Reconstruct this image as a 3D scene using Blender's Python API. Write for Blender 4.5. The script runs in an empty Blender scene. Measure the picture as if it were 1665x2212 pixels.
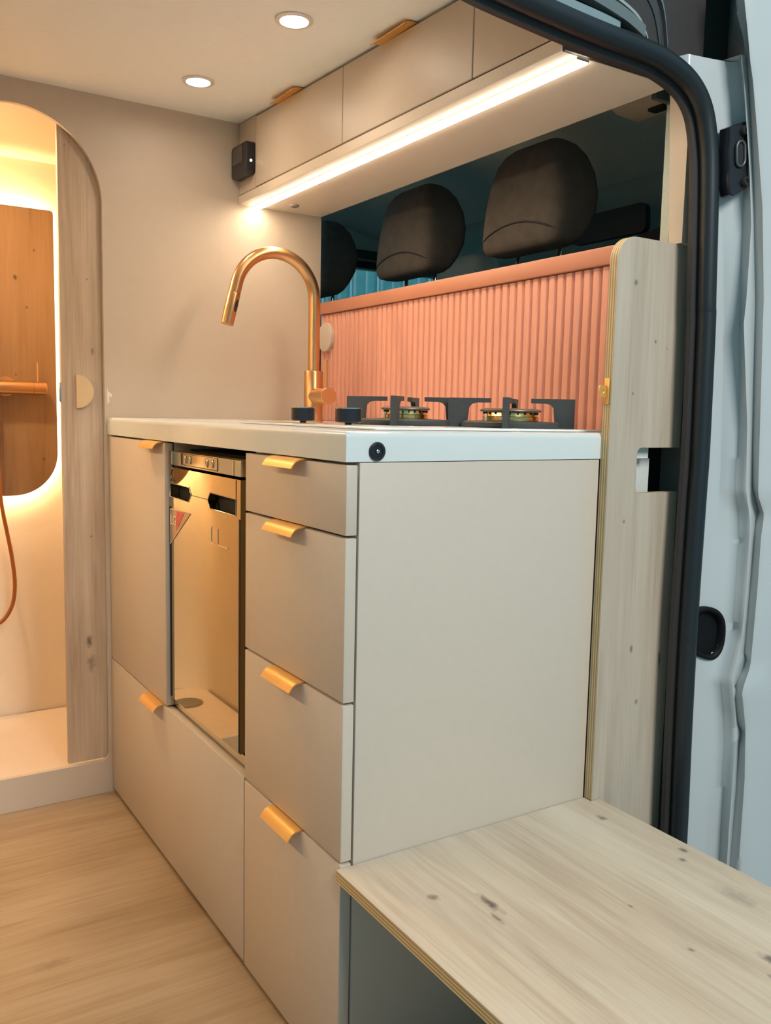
import bpy, bmesh, math, random
from mathutils import Vector, Matrix
random.seed(7)
PI = math.pi
SC = bpy.context.scene
COL = SC.collection

# ------------------------------------------------------------------ camera
cam_data = bpy.data.cameras.new('camera')
cam = bpy.data.objects.new('camera', cam_data); COL.objects.link(cam); SC.camera = cam
cam_data.sensor_fit = 'HORIZONTAL'; cam_data.sensor_width = 36.0
cam_data.lens = 1904.5 / 1665 * 36.0
cam_data.clip_start = 0.02
_p, _r, _y = -0.1115, 0.0211, -0.5644          # pitch, roll, yaw
fw = Vector((-math.sin(_y)*math.cos(_p), math.cos(_y)*math.cos(_p), math.sin(_p)))
rt = Vector((math.cos(_y), math.sin(_y), 0)); up = rt.cross(fw)
r2 = math.cos(_r)*rt + math.sin(_r)*up; u2 = -math.sin(_r)*rt + math.cos(_r)*up
M = Matrix((r2, u2, -fw)).transposed().to_4x4(); M.translation = (-0.6148, -1.0778, 1.0376)
cam.matrix_world = M

# ------------------------------------------------------------------ world, large lights, exposure
W = bpy.data.worlds.new('workshop'); SC.world = W; W.use_nodes = True
bg = W.node_tree.nodes['Background']
bg.inputs['Color'].default_value = (0.38, 0.80, 0.98, 1); bg.inputs['Strength'].default_value = 0.42
def area(name, loc, target, size, power, color, shape='SQUARE', sy=None):
    l = bpy.data.lights.new(name, 'AREA'); l.energy = power; l.color = color; l.size = size; l.shape = shape
    if sy: l.size_y = sy
    o = bpy.data.objects.new(name, l); COL.objects.link(o); o.location = loc
    o.rotation_euler = (Vector(target)-Vector(loc)).to_track_quat('-Z', 'Y').to_euler()
    return o
area('workshop_fill', (0.25, -3.4, 3.4), (0.3, -0.3, 0.6), 1.4, 138, (0.98, 0.97, 0.94))  # unseen lamp added outside the door to lift bench and cabinet end
vs = SC.view_settings
vs.view_transform = 'Standard'; vs.look = 'None'; vs.exposure = 0.14; vs.gamma = 1.0; vs.use_curve_mapping = False

# ------------------------------------------------------------------ materials
def nt(name):
    m = bpy.data.materials.new(name); m.use_nodes = True
    return m, m.node_tree.nodes, m.node_tree.links, m.node_tree.nodes['Principled BSDF']
def mat(name, col, rough=0.5, metal=0.0, noise=0.05, nscale=40, bump=0.0, bscale=300, coat=0.0, trans=0.0, aniso=None, spec=0.5):
    m, N, L, b = nt(name)
    geo = N.new('ShaderNodeNewGeometry')
    n = N.new('ShaderNodeTexNoise'); n.inputs['Scale'].default_value = nscale; n.inputs['Detail'].default_value = 4
    L.new(geo.outputs['Position'], n.inputs['Vector'])
    r = N.new('ShaderNodeMix'); r.data_type = 'RGBA'
    r.inputs[6].default_value = tuple(c*(1-noise) for c in col)+(1,)
    r.inputs[7].default_value = tuple(min(1, c*(1+noise)) for c in col)+(1,)
    L.new(n.outputs['Fac'], r.inputs[0]); L.new(r.outputs[2], b.inputs['Base Color'])
    b.inputs['Roughness'].default_value = rough; b.inputs['Metallic'].default_value = metal
    b.inputs['Specular IOR Level'].default_value = spec
    if coat: b.inputs['Coat Weight'].default_value = coat; b.inputs['Coat Roughness'].default_value = 0.05
    if trans: b.inputs['Transmission Weight'].default_value = trans
    if aniso:
        mp = N.new('ShaderNodeMapping'); mp.inputs['Scale'].default_value = aniso
        L.new(geo.outputs['Position'], mp.inputs['Vector'])
        n2 = N.new('ShaderNodeTexNoise'); n2.inputs['Scale'].default_value = 1.0; n2.inputs['Detail'].default_value = 3
        L.new(mp.outputs[0], n2.inputs['Vector'])
        mr = N.new('ShaderNodeMapRange'); mr.inputs[3].default_value = rough*0.8; mr.inputs[4].default_value = rough*1.25
        L.new(n2.outputs['Fac'], mr.inputs[0]); L.new(mr.outputs[0], b.inputs['Roughness'])
        if bump:
            bp = N.new('ShaderNodeBump'); bp.inputs['Strength'].default_value = bump; bp.inputs['Distance'].default_value = 0.001
            L.new(n2.outputs['Fac'], bp.inputs['Height']); L.new(bp.outputs[0], b.inputs['Normal'])
    elif bump:
        n2 = N.new('ShaderNodeTexNoise'); n2.inputs['Scale'].default_value = bscale; n2.inputs['Detail'].default_value = 3
        L.new(geo.outputs['Position'], n2.inputs['Vector'])
        bp = N.new('ShaderNodeBump'); bp.inputs['Strength'].default_value = bump; bp.inputs['Distance'].default_value = 0.001
        L.new(n2.outputs['Fac'], bp.inputs['Height']); L.new(bp.outputs[0], b.inputs['Normal'])
    return m
def emit(name, col, strength):
    m, N, L, b = nt(name)
    N.remove(b); e = N.new('ShaderNodeEmission'); e.inputs[0].default_value = col+(1,); e.inputs[1].default_value = strength
    L.new(e.outputs[0], N['Material Output'].inputs[0]); return m
def wood(name, dark, mid, light, grain, knots=(), rough=0.45, wscale=16.0, figure=0.5):
    """oak laminate; grain = index of the axis the fibres run along"""
    m, N, L, b = nt(name)
    geo = N.new('ShaderNodeNewGeometry')
    def noise(sc, along, det=5, dist=0.0, off=0):
        mp = N.new('ShaderNodeMapping'); s = [sc]*3; s[grain] = along
        mp.inputs['Scale'].default_value = s; mp.inputs['Location'].default_value = (off, off*1.7, off*.6)
        L.new(geo.outputs['Position'], mp.inputs['Vector'])
        n = N.new('ShaderNodeTexNoise'); n.inputs['Scale'].default_value = 1; n.inputs['Detail'].default_value = det
        n.inputs['Distortion'].default_value = dist
        L.new(mp.outputs[0], n.inputs['Vector']); return n.outputs['Fac']
    broad = noise(wscale, 1.3, 3, 0.6); fine = noise(260, 6, 4, 0.2, 3); fig = noise(45, 3.2, 4, 1.4, 9)
    a = N.new('ShaderNodeMath'); a.operation = 'MULTIPLY_ADD'; L.new(fine, a.inputs[0]); a.inputs[1].default_value = 0.45; L.new(broad, a.inputs[2])
    a2 = N.new('ShaderNodeMath'); a2.operation = 'MULTIPLY_ADD'; L.new(fig, a2.inputs[0]); a2.inputs[1].default_value = figure; L.new(a.outputs[0], a2.inputs[2])
    mr = N.new('ShaderNodeMapRange'); mr.inputs[1].default_value = 0.62; mr.inputs[2].default_value = 1.32; L.new(a2.outputs[0], mr.inputs[0])
    cr = N.new('ShaderNodeValToRGB'); L.new(mr.outputs[0], cr.inputs[0])
    e = cr.color_ramp.elements
    e[0].position = 0.1; e[0].color = dark+(1,); e[1].position = 0.9; e[1].color = light+(1,)
    x = e.new(0.5); x.color = mid+(1,)
    col = cr.outputs[0]
    dn = N.new('ShaderNodeTexNoise'); dn.inputs['Scale'].default_value = 90; dn.inputs['Detail'].default_value = 3
    L.new(geo.outputs['Position'], dn.inputs['Vector'])
    for (c, rad, strength) in knots:
        v = N.new('ShaderNodeVectorMath'); v.operation = 'SUBTRACT'; L.new(geo.outputs['Position'], v.inputs[0]); v.inputs[1].default_value = c
        s = N.new('ShaderNodeVectorMath'); s.operation = 'MULTIPLY'; L.new(v.outputs[0], s.inputs[0]); s.inputs[1].default_value = tuple(1/q for q in rad)
        ln = N.new('ShaderNodeVectorMath'); ln.operation = 'LENGTH'; L.new(s.outputs[0], ln.inputs[0])
        ad = N.new('ShaderNodeMath'); ad.operation = 'MULTIPLY_ADD'; L.new(dn.outputs['Fac'], ad.inputs[0]); ad.inputs[1].default_value = 1.1; L.new(ln.outputs['Value'], ad.inputs[2])
        k = N.new('ShaderNodeMapRange'); k.interpolation_type = 'SMOOTHSTEP'
        k.inputs[1].default_value = 0.55; k.inputs[2].default_value = 1.6; k.inputs[3].default_value = strength; k.inputs[4].default_value = 0
        L.new(ad.outputs[0], k.inputs[0])
        mx = N.new('ShaderNodeMix'); mx.data_type = 'RGBA'; L.new(k.outputs[0], mx.inputs[0]); L.new(col, mx.inputs[6])
        mx.inputs[7].default_value = tuple(q*0.22 for q in dark)+(1,); col = mx.outputs[2]
    L.new(col, b.inputs['Base Color']); b.inputs['Roughness'].default_value = rough
    bp = N.new('ShaderNodeBump'); bp.inputs['Strength'].default_value = 0.12; bp.inputs['Distance'].default_value = 0.0006
    L.new(fine, bp.inputs['Height']); L.new(bp.outputs[0], b.inputs['Normal'])
    return m
def ply(name, axis, t0, t):
    """plywood edge: thin veneers stacked along one axis"""
    m, N, L, b = nt(name)
    geo = N.new('ShaderNodeNewGeometry'); sp = N.new('ShaderNodeSeparateXYZ'); L.new(geo.outputs['Position'], sp.inputs[0])
    a = N.new('ShaderNodeMath'); a.operation = 'SUBTRACT'; L.new(sp.outputs[axis], a.inputs[0]); a.inputs[1].default_value = t0
    d = N.new('ShaderNodeMath'); d.operation = 'MULTIPLY'; L.new(a.outputs[0], d.inputs[0]); d.inputs[1].default_value = 2*PI*3.5/t
    s = N.new('ShaderNodeMath'); s.operation = 'SINE'; L.new(d.outputs[0], s.inputs[0])
    n = N.new('ShaderNodeTexNoise'); n.inputs['Scale'].default_value = 120; L.new(geo.outputs['Position'], n.inputs['Vector'])
    q = N.new('ShaderNodeMath'); q.operation = 'MULTIPLY_ADD'; L.new(n.outputs['Fac'], q.inputs[0]); q.inputs[1].default_value = 0.7; L.new(s.outputs[0], q.inputs[2])
    cr = N.new('ShaderNodeValToRGB'); L.new(q.outputs[0], cr.inputs[0])
    cr.color_ramp.elements[0].color = (0.40, 0.27, 0.12, 1); cr.color_ramp.elements[1].color = (0.70, 0.55, 0.31, 1)
    L.new(cr.outputs[0], b.inputs['Base Color']); b.inputs['Roughness'].default_value = 0.6
    return m

LAM   = mat('cashmere_laminate', (0.56, 0.475, 0.385), 0.42, noise=0.035, nscale=60, bump=0.06, bscale=900)
WALLP = mat('cashmere_wall', (0.58, 0.49, 0.395), 0.5, noise=0.03, nscale=50, bump=0.05, bscale=700)
CEILM = mat('ceiling_lining', (0.90, 0.905, 0.88), 0.6, noise=0.03, nscale=60)
WHITE = mat('white_laminate', (0.64, 0.67, 0.65), 0.16, noise=0.02, nscale=30)
GLASSW= mat('white_glass', (0.82, 0.83, 0.80), 0.05, noise=0.0, coat=0.4)
CORAL = mat('coral_paint', (0.665, 0.31, 0.23), 0.4, noise=0.03, nscale=30)
CORALD= mat('coral_rail_paint', (0.47, 0.19, 0.115), 0.4, noise=0.03, nscale=30)
GOLD  = mat('gold_lacquer', (0.83, 0.46, 0.13), 0.36, 0.55, noise=0.04, nscale=80)
COPPER= mat('brushed_copper', (0.64, 0.38, 0.18), 0.33, 1.0, noise=0.04, nscale=20)
BRASS = mat('burner_brass', (0.85, 0.58, 0.22), 0.18, 1.0, noise=0.05)
IRON  = mat('cast_iron', (0.045, 0.05, 0.05), 0.55, noise=0.2, nscale=200, bump=0.3, bscale=900)
CAPM  = mat('burner_cap', (0.16, 0.13, 0.11), 0.4, 0.3, noise=0.1)
BLACK = mat('black_plastic', (0.012, 0.013, 0.017), 0.3, noise=0.1)
KNOBM = mat('black_knob', (0.012, 0.014, 0.02), 0.25, noise=0.1)
CHROME= mat('chrome', (0.75, 0.75, 0.76), 0.12, 1.0, noise=0.02)
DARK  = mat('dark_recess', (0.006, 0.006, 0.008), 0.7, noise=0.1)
STEEL = mat('bronze_steel', (0.56, 0.46, 0.27), 0.025, 1.0, noise=0.03, nscale=8)
STEELB= mat('bronze_steel_trim', (0.70, 0.60, 0.42), 0.2, 1.0, noise=0.03, nscale=20)
PAINT = mat('van_paint', (0.485, 0.515, 0.515), 0.25, noise=0.02, nscale=15, coat=0.5)
RUBBER= mat('seal_rubber', (0.010, 0.014, 0.017), 0.38, noise=0.15, nscale=60)
TRIMD = mat('seal_flange', (0.030, 0.025, 0.024), 0.5, noise=0.2, nscale=80)
CABD  = mat('cab_headliner', (0.60, 0.68, 0.63), 0.8, noise=0.1, nscale=150, bump=0.2)
CABK  = mat('cab_black', (0.012, 0.013, 0.015), 0.6, noise=0.1)
FABR  = mat('seat_fabric', (0.085, 0.076, 0.068), 0.85, noise=0.35, nscale=35, bump=0.5, bscale=1500)
FABL  = mat('seat_leatherette', (0.085, 0.075, 0.064), 0.55, noise=0.15, nscale=35, bump=0.2, bscale=600)
GREYP = mat('grey_plastic', (0.74, 0.73, 0.68), 0.5, noise=0.1)
CREAM = mat('cream_plastic', (0.55, 0.48, 0.36), 0.5, noise=0.08)
SHOWW = mat('shower_wall', (0.82, 0.71, 0.56), 0.4, noise=0.03, nscale=60)
HOSE  = mat('copper_hose', (0.40, 0.13, 0.03), 0.3, 0.5, noise=0.1, nscale=300)
HANDLE= mat('pale_gold_handle', (0.80, 0.56, 0.30), 0.35, 0.3, noise=0.04)
TEAL  = mat('curtain_teal', (0.16, 0.42, 0.46), 0.35, noise=0.4, nscale=14)
RED   = mat('sticker_red', (0.62, 0.07, 0.05), 0.4)
STICK = mat('sticker_film', (0.46, 0.27, 0.17), 0.25, 0.4)
PALE  = mat('pale_print', (0.85, 0.74, 0.55), 0.5)
DPRINT= mat('dark_print', (0.10, 0.06, 0.03), 0.5)
FAINT = mat('faint_print', (0.80, 0.62, 0.40), 0.22, 0.9)
SCREEN= mat('device_screen', (0.07, 0.05, 0.05), 0.15)
LEDM  = emit('led_diffuser', (1.0, 0.80, 0.57), 33.0)
SPOTM = emit('spot_diffuser', (1.0, 0.84, 0.66), 112.0)
SHLED = emit('shower_led', (1.0, 0.68, 0.36), 95.0)
SIDEFILL = emit('side_fill_diffuser', (1.0, 0.70, 0.38), 78.0)  # glow of the added strip across the aisle
SHFILL = emit('shower_fill_diffuser', (1.0, 0.70, 0.41), 1100.0)  # glow of the added shower spot
INDIC = emit('indicator_led', (1.0, 0.95, 0.85), 3.0)
OAKV  = wood('oak_upright', (0.385, 0.295, 0.215), (0.465, 0.375, 0.285), (0.525, 0.44, 0.345), 2,
             [((0.545, -.018, 1.265), (.006, .05, .007), .8), ((0.60, -.018, 1.17), (.004, .05, .004), .7), ((0.63, -.018, 1.16), (.003, .05, .003), .6),
              ((0.545, -.018, .86), (.004, .05, .005), .6), ((0.58, -.018, .63), (.006, .05, .009), .7), ((0.585, -.018, .985), (.004, .05, .006), .6),
              ((0.655, -.018, .60), (.005, .05, .02), .95), ((0.60, -.018, .53), (.005, .05, .007), .6), ((0.55, -.018, 1.08), (.004, .05, .004), .6)], wscale=20)
OAKB  = wood('oak_bench', (0.46, 0.35, 0.25), (0.58, 0.47, 0.35), (0.66, 0.56, 0.43), 1,
             [((0.075, -.135, .366), (.010, .012, .05), .8), ((0.135, -.185, .366), (.009, .035, .05), .95), ((0.12, -.22, .366), (.006, .018, .05), .8),
              ((0.465, -.075, .366), (.010, .014, .05), .8), ((0.495, -.22, .366), (.008, .012, .05), .8), ((0.47, -.24, .366), (.008, .012, .05), .7),
              ((0.36, -.47, .366), (.012, .03, .05), .85), ((0.33, -.49, .366), (.007, .012, .05), .8), ((0.30, -.29, .366), (.004, .006, .05), .7),
              ((0.45, -.35, .366), (.02, .05, .05), .35), ((0.29, -.40, .366), (.005, .007, .05), .7)], wscale=13, figure=0.6)
OAKD  = wood('oak_sliding_door', (0.41, 0.295, 0.205), (0.545, 0.42, 0.305), (0.65, 0.52, 0.395), 2,
             [((-.05, 1.27, .42), (.012, .2, .022), .95), ((-.045, 1.27, .36), (.018, .2, .03), .5), ((-.03, 1.27, 1.18), (.006, .2, .012), .7),
              ((-.04, 1.27, .70), (.004, .2, .005), .7), ((-.09, 1.27, 1.68), (.004, .2, .005), .5), ((-.04, 1.27, 1.36), (.003, .2, .004), .7)], wscale=26)
OAKS  = wood('oak_shower_panel', (0.19, 0.105, 0.048), (0.255, 0.15, 0.072), (0.30, 0.185, 0.095), 2,
             [((-.125, 1.79, 1.415), (.008, .2, .010), .95), ((-.07, 1.79, 1.50), (.005, .2, .006), .8), ((-.13, 1.79, 1.13), (.005, .2, .007), .6),
              ((-.055, 1.79, .875), (.006, .2, .006), .7), ((-.095, 1.79, 1.33), (.005, .2, .006), .7)], rough=0.4, wscale=16)
FLOORM= wood('oak_vinyl_floor', (0.225, 0.145, 0.075), (0.295, 0.20, 0.112), (0.36, 0.26, 0.16), 0,
             [((-.30, .55, 0), (.05, .02, .1), .3), ((-.22, .30, 0), (.06, .025, .1), .3)], rough=0.35, wscale=9, figure=0.75)
PLYV  = ply('plywood_upright', 1, -0.018, 0.018)
PLYB  = ply('plywood_bench', 2, 0.3475, 0.018)

# ------------------------------------------------------------------ mesh helpers
def BM(): return bmesh.new()
def box(bm, x0, x1, y0, y1, z0, z1, bev=0.0, seg=2):
    v = [bm.verts.new(p) for p in ((x0,y0,z0),(x1,y0,z0),(x1,y1,z0),(x0,y1,z0),(x0,y0,z1),(x1,y0,z1),(x1,y1,z1),(x0,y1,z1))]
    f = [bm.faces.new([v[i] for i in q]) for q in ((0,3,2,1),(4,5,6,7),(0,1,5,4),(1,2,6,5),(2,3,7,6),(3,0,4,7))]
    if bev:
        es = list({e for q in f for e in q.edges})
        bmesh.ops.bevel(bm, geom=es, offset=bev, segments=seg, affect='EDGES', profile=0.5)
    return bm
def at_axis(axis, p, a):
    if axis == 0: return (a, p[0], p[1])
    if axis == 1: return (p[0], a, p[1])
    return (p[0], p[1], a)
def prism(bm, outer, axis, a0, a1, holes=(), bev=0.0):
    """a flat outline (with holes) given thickness along one axis"""
    def cap(a):
        edges = []
        for loop in [outer]+list(holes):
            vs_ = [bm.verts.new(at_axis(axis, p, a)) for p in loop]
            edges += [bm.edges.new((vs_[i], vs_[(i+1) % len(vs_)])) for i in range(len(vs_))]
        r = bmesh.ops.triangle_fill(bm, edges=edges, use_beauty=True)
        return [g for g in r['geom'] if isinstance(g, bmesh.types.BMFace)], edges
    f0, e0 = cap(a0)
    ret = bmesh.ops.extrude_face_region(bm, geom=f0, use_keep_orig=True)
    vv = [g for g in ret['geom'] if isinstance(g, bmesh.types.BMVert)]
    d = [0, 0, 0]; d[axis] = a1-a0
    bmesh.ops.translate(bm, verts=vv, vec=d)
    bmesh.ops.recalc_face_normals(bm, faces=bm.faces)
    return bm
def arc(cx, cy, r, a0, a1, n=12):
    return [(cx+r*math.cos(math.radians(a0+(a1-a0)*i/n)), cy+r*math.sin(math.radians(a0+(a1-a0)*i/n))) for i in range(n+1)]
def rrect(x0, x1, y0, y1, r, n=6):
    return arc(x1-r, y1-r, r, 0, 90, n)+arc(x0+r, y1-r, r, 90, 180, n)+arc(x0+r, y0+r, r, 180, 270, n)+arc(x1-r, y0+r, r, 270, 360, n)
def loft(bm, rings, cap=True, closed=True):
    R = [[bm.verts.new(p) for p in ring] for ring in rings]
    n = len(R[0])
    for a, b in zip(R, R[1:]):
        for i in range(n if closed else n-1):
            j = (i+1) % n
            bm.faces.new((a[i], a[j], b[j], b[i]))
    if cap and closed:
        bm.faces.new(list(reversed(R[0]))); bm.faces.new(R[-1])
    bmesh.ops.recalc_face_normals(bm, faces=bm.faces)
    return bm
def frames(path):
    P = [Vector(p) for p in path]; out = []
    t0 = (P[1]-P[0]).normalized()
    ref = Vector((0, 0, 1)) if abs(t0.z) < 0.9 else Vector((1, 0, 0))
    u = t0.cross(ref).normalized()
    for i in range(len(P)):
        t = (P[min(i+1, len(P)-1)]-P[max(i-1, 0)]).normalized()
        u = (u-t*u.dot(t)).normalized(); out.append((P[i], t, u, t.cross(u)))
    return out
def tube(bm, path, r, n=14, cap=True):
    rs = r if isinstance(r, (list, tuple)) else [r]*len(path)
    rings = []
    for (p, t, u, w), q in zip(frames(path), rs):
        rings.append([p+q*(math.cos(2*PI*k/n)*u+math.sin(2*PI*k/n)*w) for k in range(n)])
    return loft(bm, rings, cap)
def lathe(bm, prof, c, axis=2, n=32):
    """prof: (radius, height along axis)"""
    rings = []
    for r, h in prof:
        ring = []
        for k in range(n):
            a, b = r*math.cos(2*PI*k/n), r*math.sin(2*PI*k/n)
            q = {2: (a, b, h), 1: (a, h, b), 0: (h, a, b)}[axis]
            ring.append((c[0]+q[0], c[1]+q[1], c[2]+q[2]))
        rings.append(ring)
    return loft(bm, rings)
def sup(cx, cy, z, hx, hy, e=4.0, n=28):
    out = []
    for k in range(n):
        a = 2*PI*k/n; c, s = math.cos(a), math.sin(a)
        out.append((cx+hx*math.copysign(abs(c)**(2/e), c), cy+hy*math.copysign(abs(s)**(2/e), s), z))
    return out
def smooth_path(pts, k=6):
    P = [Vector(p) for p in pts]; out = []
    for i in range(len(P)-1):
        a, b, c, d = P[max(i-1, 0)], P[i], P[i+1], P[min(i+2, len(P)-1)]
        for j in range(k):
            t = j/k
            out.append(0.5*((2*b)+(c-a)*t+(2*a-5*b+4*c-d)*t*t+(3*b-a-3*c+d)*t**3))
    return out+[P[-1]]
# ------------------------------------------------------------------ scene helpers
ORG = {}
def thing(name, label, cat, loc=(0, 0, 0), group=None):
    o = bpy.data.objects.new(name, None); COL.objects.link(o); o.location = loc
    o.empty_display_size = 0.05
    o['label'] = label; o['category'] = cat
    if group: o['group'] = group
    ORG[o.name] = Vector(loc); return o
def part(name, bm, m, parent=None, smooth=35, label=None):
    """vertices come in world coordinates; they are stored relative to the parent's base"""
    base = ORG[parent.name] if parent else Vector((0, 0, 0))
    if base.length: bmesh.ops.translate(bm, verts=bm.verts, vec=-base)
    me = bpy.data.meshes.new(name); bm.to_mesh(me); bm.free()
    me.materials.append(m)
    if smooth: me.shade_smooth(); me.set_sharp_from_angle(angle=math.radians(smooth))
    o = bpy.data.objects.new(name, me); COL.objects.link(o)
    if parent: o.parent = parent
    ORG[o.name] = base
    if label: o['label'] = label
    return o
def single(name, bm, m, label, cat, loc, smooth=35, group=None):
    base = Vector(loc); bmesh.ops.translate(bm, verts=bm.verts, vec=-base)
    o = part(name, bm, m, None, smooth); o.location = loc; o['label'] = label; o['category'] = cat
    if group: o['group'] = group
    ORG[o.name] = base; return o
def struct(name, bm, m, smooth=35, label=None, cat=None):
    o = part(name, bm, m, None, smooth); o['kind'] = 'structure'
    if label: o['label'] = label
    if cat: o['category'] = cat
    return o
def again(src, parent, loc):
    o = src.copy(); COL.objects.link(o); o.parent = parent; o.location = loc; ORG[o.name] = ORG.get(parent.name, Vector()) if parent else Vector(loc)
    return o
def text_bm(s, size, origin, ux, uy, depth=0.0003):
    cu = bpy.data.curves.new('t', 'FONT'); cu.body = s; cu.size = size; cu.extrude = depth; cu.resolution_u = 3
    o = bpy.data.objects.new('t', cu); COL.objects.link(o)
    bpy.context.view_layer.update()
    me = bpy.data.meshes.new_from_object(o.evaluated_get(bpy.context.evaluated_depsgraph_get()))
    bm = BM(); bm.from_mesh(me)
    ux, uy, og = Vector(ux), Vector(uy), Vector(origin); un = ux.cross(uy)
    for v in bm.verts: v.co = og+ux*v.co.x+uy*v.co.y+un*v.co.z
    bpy.data.objects.remove(o); bpy.data.curves.remove(cu); bpy.data.meshes.remove(me)
    return bm

D = 1.2533                                        # bathroom wall
def zceil(y): return 1.81+(y-D)*0.035
# ================================================================== SETTING
bm = BM(); box(bm, -2.3, 0.64, -0.30, D+0.02, -0.03, 0.0); struct('floor', bm, FLOORM, 0, 'pale oak plank floor of the van aisle', 'floor')
bm = BM()
loft(bm, [[(x, y, zceil(y)+dz) for x, dz in ((-2.3, 0), (0.64, 0), (0.64, .03), (-2.3, .03))] for y in (-0.03, 0.6, D+0.02)])
struct('ceiling', bm, CEILM, 0, 'smooth beige van ceiling', 'ceiling')
bm = BM(); box(bm, -6, 6, -6, 6, -0.50, -0.45); struct('floor_workshop', bm, mat('concrete', (0.34, 0.34, 0.33), 0.8, noise=0.2, nscale=3), 0, 'grey workshop floor outside the van', 'floor')
# bathroom wall with the round-topped doorway
R_A, CX_A, CZ_A = 0.205, -0.210, 1.548
hole = arc(-0.005-0.02, 0.0897+0.02, 0.02, 270, 360, 5)+arc(CX_A, CZ_A, R_A, 0, 180, 40)+arc(-0.415+0.02, 0.0897+0.02, 0.02, 180, 270, 5)
bm = BM(); prism(bm, [(-2.3, 0), (0.62, 0), (0.62, 1.84), (-2.3, 1.84)], 1, D, D+0.014, [hole])
struct('wall_back', bm, WALLP, 30, 'beige bathroom wall with a round-topped doorway', 'wall')
bm = BM(); prism(bm, [(0.0005, 1.090), (0.004, 1.078), (0.014, 1.072), (0.0135, 1.064), (0.006, 1.066), (0.007, 1.052), (0.002, 1.046), (0.001, 1.066)], 1, D-0.0005, D-0.0001)
part('paint_chip', bm, mat('bare_plaster', (.85, .78, .70), .7), bpy.data.objects['wall_back'], 0)
bm = BM(); box(bm, -2.33, -2.3, -0.3, D, 0, 1.82); struct('wall_left', bm, WALLP, 0, 'beige wall at the rear of the van', 'wall')
bm = BM(); box(bm, -2.3, -0.95, -0.09, -0.06, 0, 1.77); struct('wall_front', bm, WALLP, 0, 'beige van side wall behind the sliding door opening', 'wall')
# shower cubicle
SB = 1.82
bm = BM()
pts = [(0.20, D+0.045), (0.20, SB)]+[(p[0], p[1]) for p in arc(-0.45+0.10, SB-0.10, 0.10, 90, 180, 10)]+[(-0.45, D+0.045)]
R0 = [(x, y, 0.02) for x, y in pts]; R1 = [(x, y, 1.77) for x, y in pts]
loft(bm, [R0, R1], cap=False, closed=False)
struct('wall_shower', bm, SHOWW, 40, 'warm beige shower wall lit from behind the wooden panel', 'wall')
bm = BM(); box(bm, -0.48, 0.22, D+0.02, SB+0.02, 1.768, 1.79); struct('ceiling_shower', bm, SHOWW, 0, 'pale shower ceiling', 'ceiling')
# sliding bathroom door
dr = struct('door_1', box(BM(), -0.108, 0.19, D+0.018, D+0.034, 0.092, 1.76, 0.001), OAKD, 30, 'knotty oak sliding bathroom door half open in the archway', 'door')
bm = BM(); prism(bm, arc(-0.073, 1.0765, 0.0425, -90, 90, 24), 1, D+0.0075, D+0.0175)
part('handle', bm, HANDLE, dr, 30, 'pale gold half-moon handle')
bm = BM(); box(bm, -0.1105, -0.1082, D+0.020, D+0.032, 1.05, 1.098); part('latch_plate', bm, CHROME, dr)

# near side: header over the sliding door, pillar, seal
bm = BM(); box(bm, -0.95, 0.66, -0.034, -0.016, 1.618, 1.80); struct('trim_1', bm, TRIMD, 0, 'dark header above the sliding door opening', 'header')
bm = BM(); box(bm, 0.645, 1.15, 0.05, 0.06, 1.60, 2.0); box(bm, 0.645, 1.15, -0.16, 0.06, 1.86, 1.88)
struct('wall_gutter', bm, mat('gutter_paint', (0.075, 0.085, 0.075), 0.6), 0, 'dark cavity above the door pillar', 'wall')
C1 = (-0.06, [(1.614, .644), (1.415, .699), (1.206, .723), (.962, .738), (.87, .74), (.827, .739), (.683, .726), (.598, .718), (.537, .717), (.484, .716), (.36, .717), (.223, .722)])
C2 = (-0.075, [(1.635, .694), (1.604, .704), (1.542, .721), (1.373, .731), (1.306, .734), (1.206, .744), (1.031, .756), (.912, .76), (.877, .774), (.827, .781), (.729, .779), (.656, .779), (.565, .753), (.502, .769), (.441, .777), (.267, .782), (.213, .783)])
C3 = (-0.1, [(1.623, .673), (1.593, .683), (1.451, .714), (1.368, .727), (1.244, .727), (1.203, .724), (1.031, .752), (.914, .761), (.88, .772), (.852, .779), (.733, .781), (.639, .776), (.571, .756), (.522, .767), (.459, .78), (.279, .777), (.226, .778)])
C4 = (-0.095, [(1.70, .66), (1.66, .685), (1.629, .692), (1.597, .699), (1.527, .713), (1.399, .735), (1.247, .756), (1.206, .759), (.987, .775), (.92, .782), (.875, .805), (.858, .798), (.759, .796), (.735, .795), (.614, .791), (.598, .799), (.556, .771), (.54, .779), (.533, .772), (.478, .788), (.463, .8), (.442, .794), (.346, .795), (.22, .792)])
C5 = (-0.12, [(1.75, .640), (1.70, .652), (1.66, .664), (1.617, .675), (1.587, .686), (1.502, .707), (1.394, .732), (1.245, .752), (1.204, .754), (.988, .768), (.907, .773), (.872, .795), (.831, .79), (.736, .79), (.595, .785), (.552, .765), (.479, .783), (.381, .791), (.232, .791)])
def itp(tab, z):
    t = sorted(tab)
    if z <= t[0][0]: return t[0][1]
    if z >= t[-1][0]: return t[-1][1]
    for (a, xa), (b, xb) in zip(t, t[1:]):
        if a <= z <= b: return xa+(xb-xa)*(z-a)/(b-a)
SEAL = [(-0.95, 1.655), (-0.5, 1.655), (-0.2, 1.650), (0.059, 1.638), (0.183, 1.624), (0.315, 1.614), (0.398, 1.610), (0.478, 1.608), (0.532, 1.603), (0.590, 1.585), (0.627, 1.553), (0.646, 1.505), (0.657, 1.432), (0.668, 1.243), (0.671, 1.202), (0.676, .993), (0.675, .904), (0.673, .739), (0.673, .619), (0.675, .478), (0.68, .266), (0.68, 0.0), (0.68, -0.25)]
sealz = [(z, x) for x, z in SEAL if x > 0.58]
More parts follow.
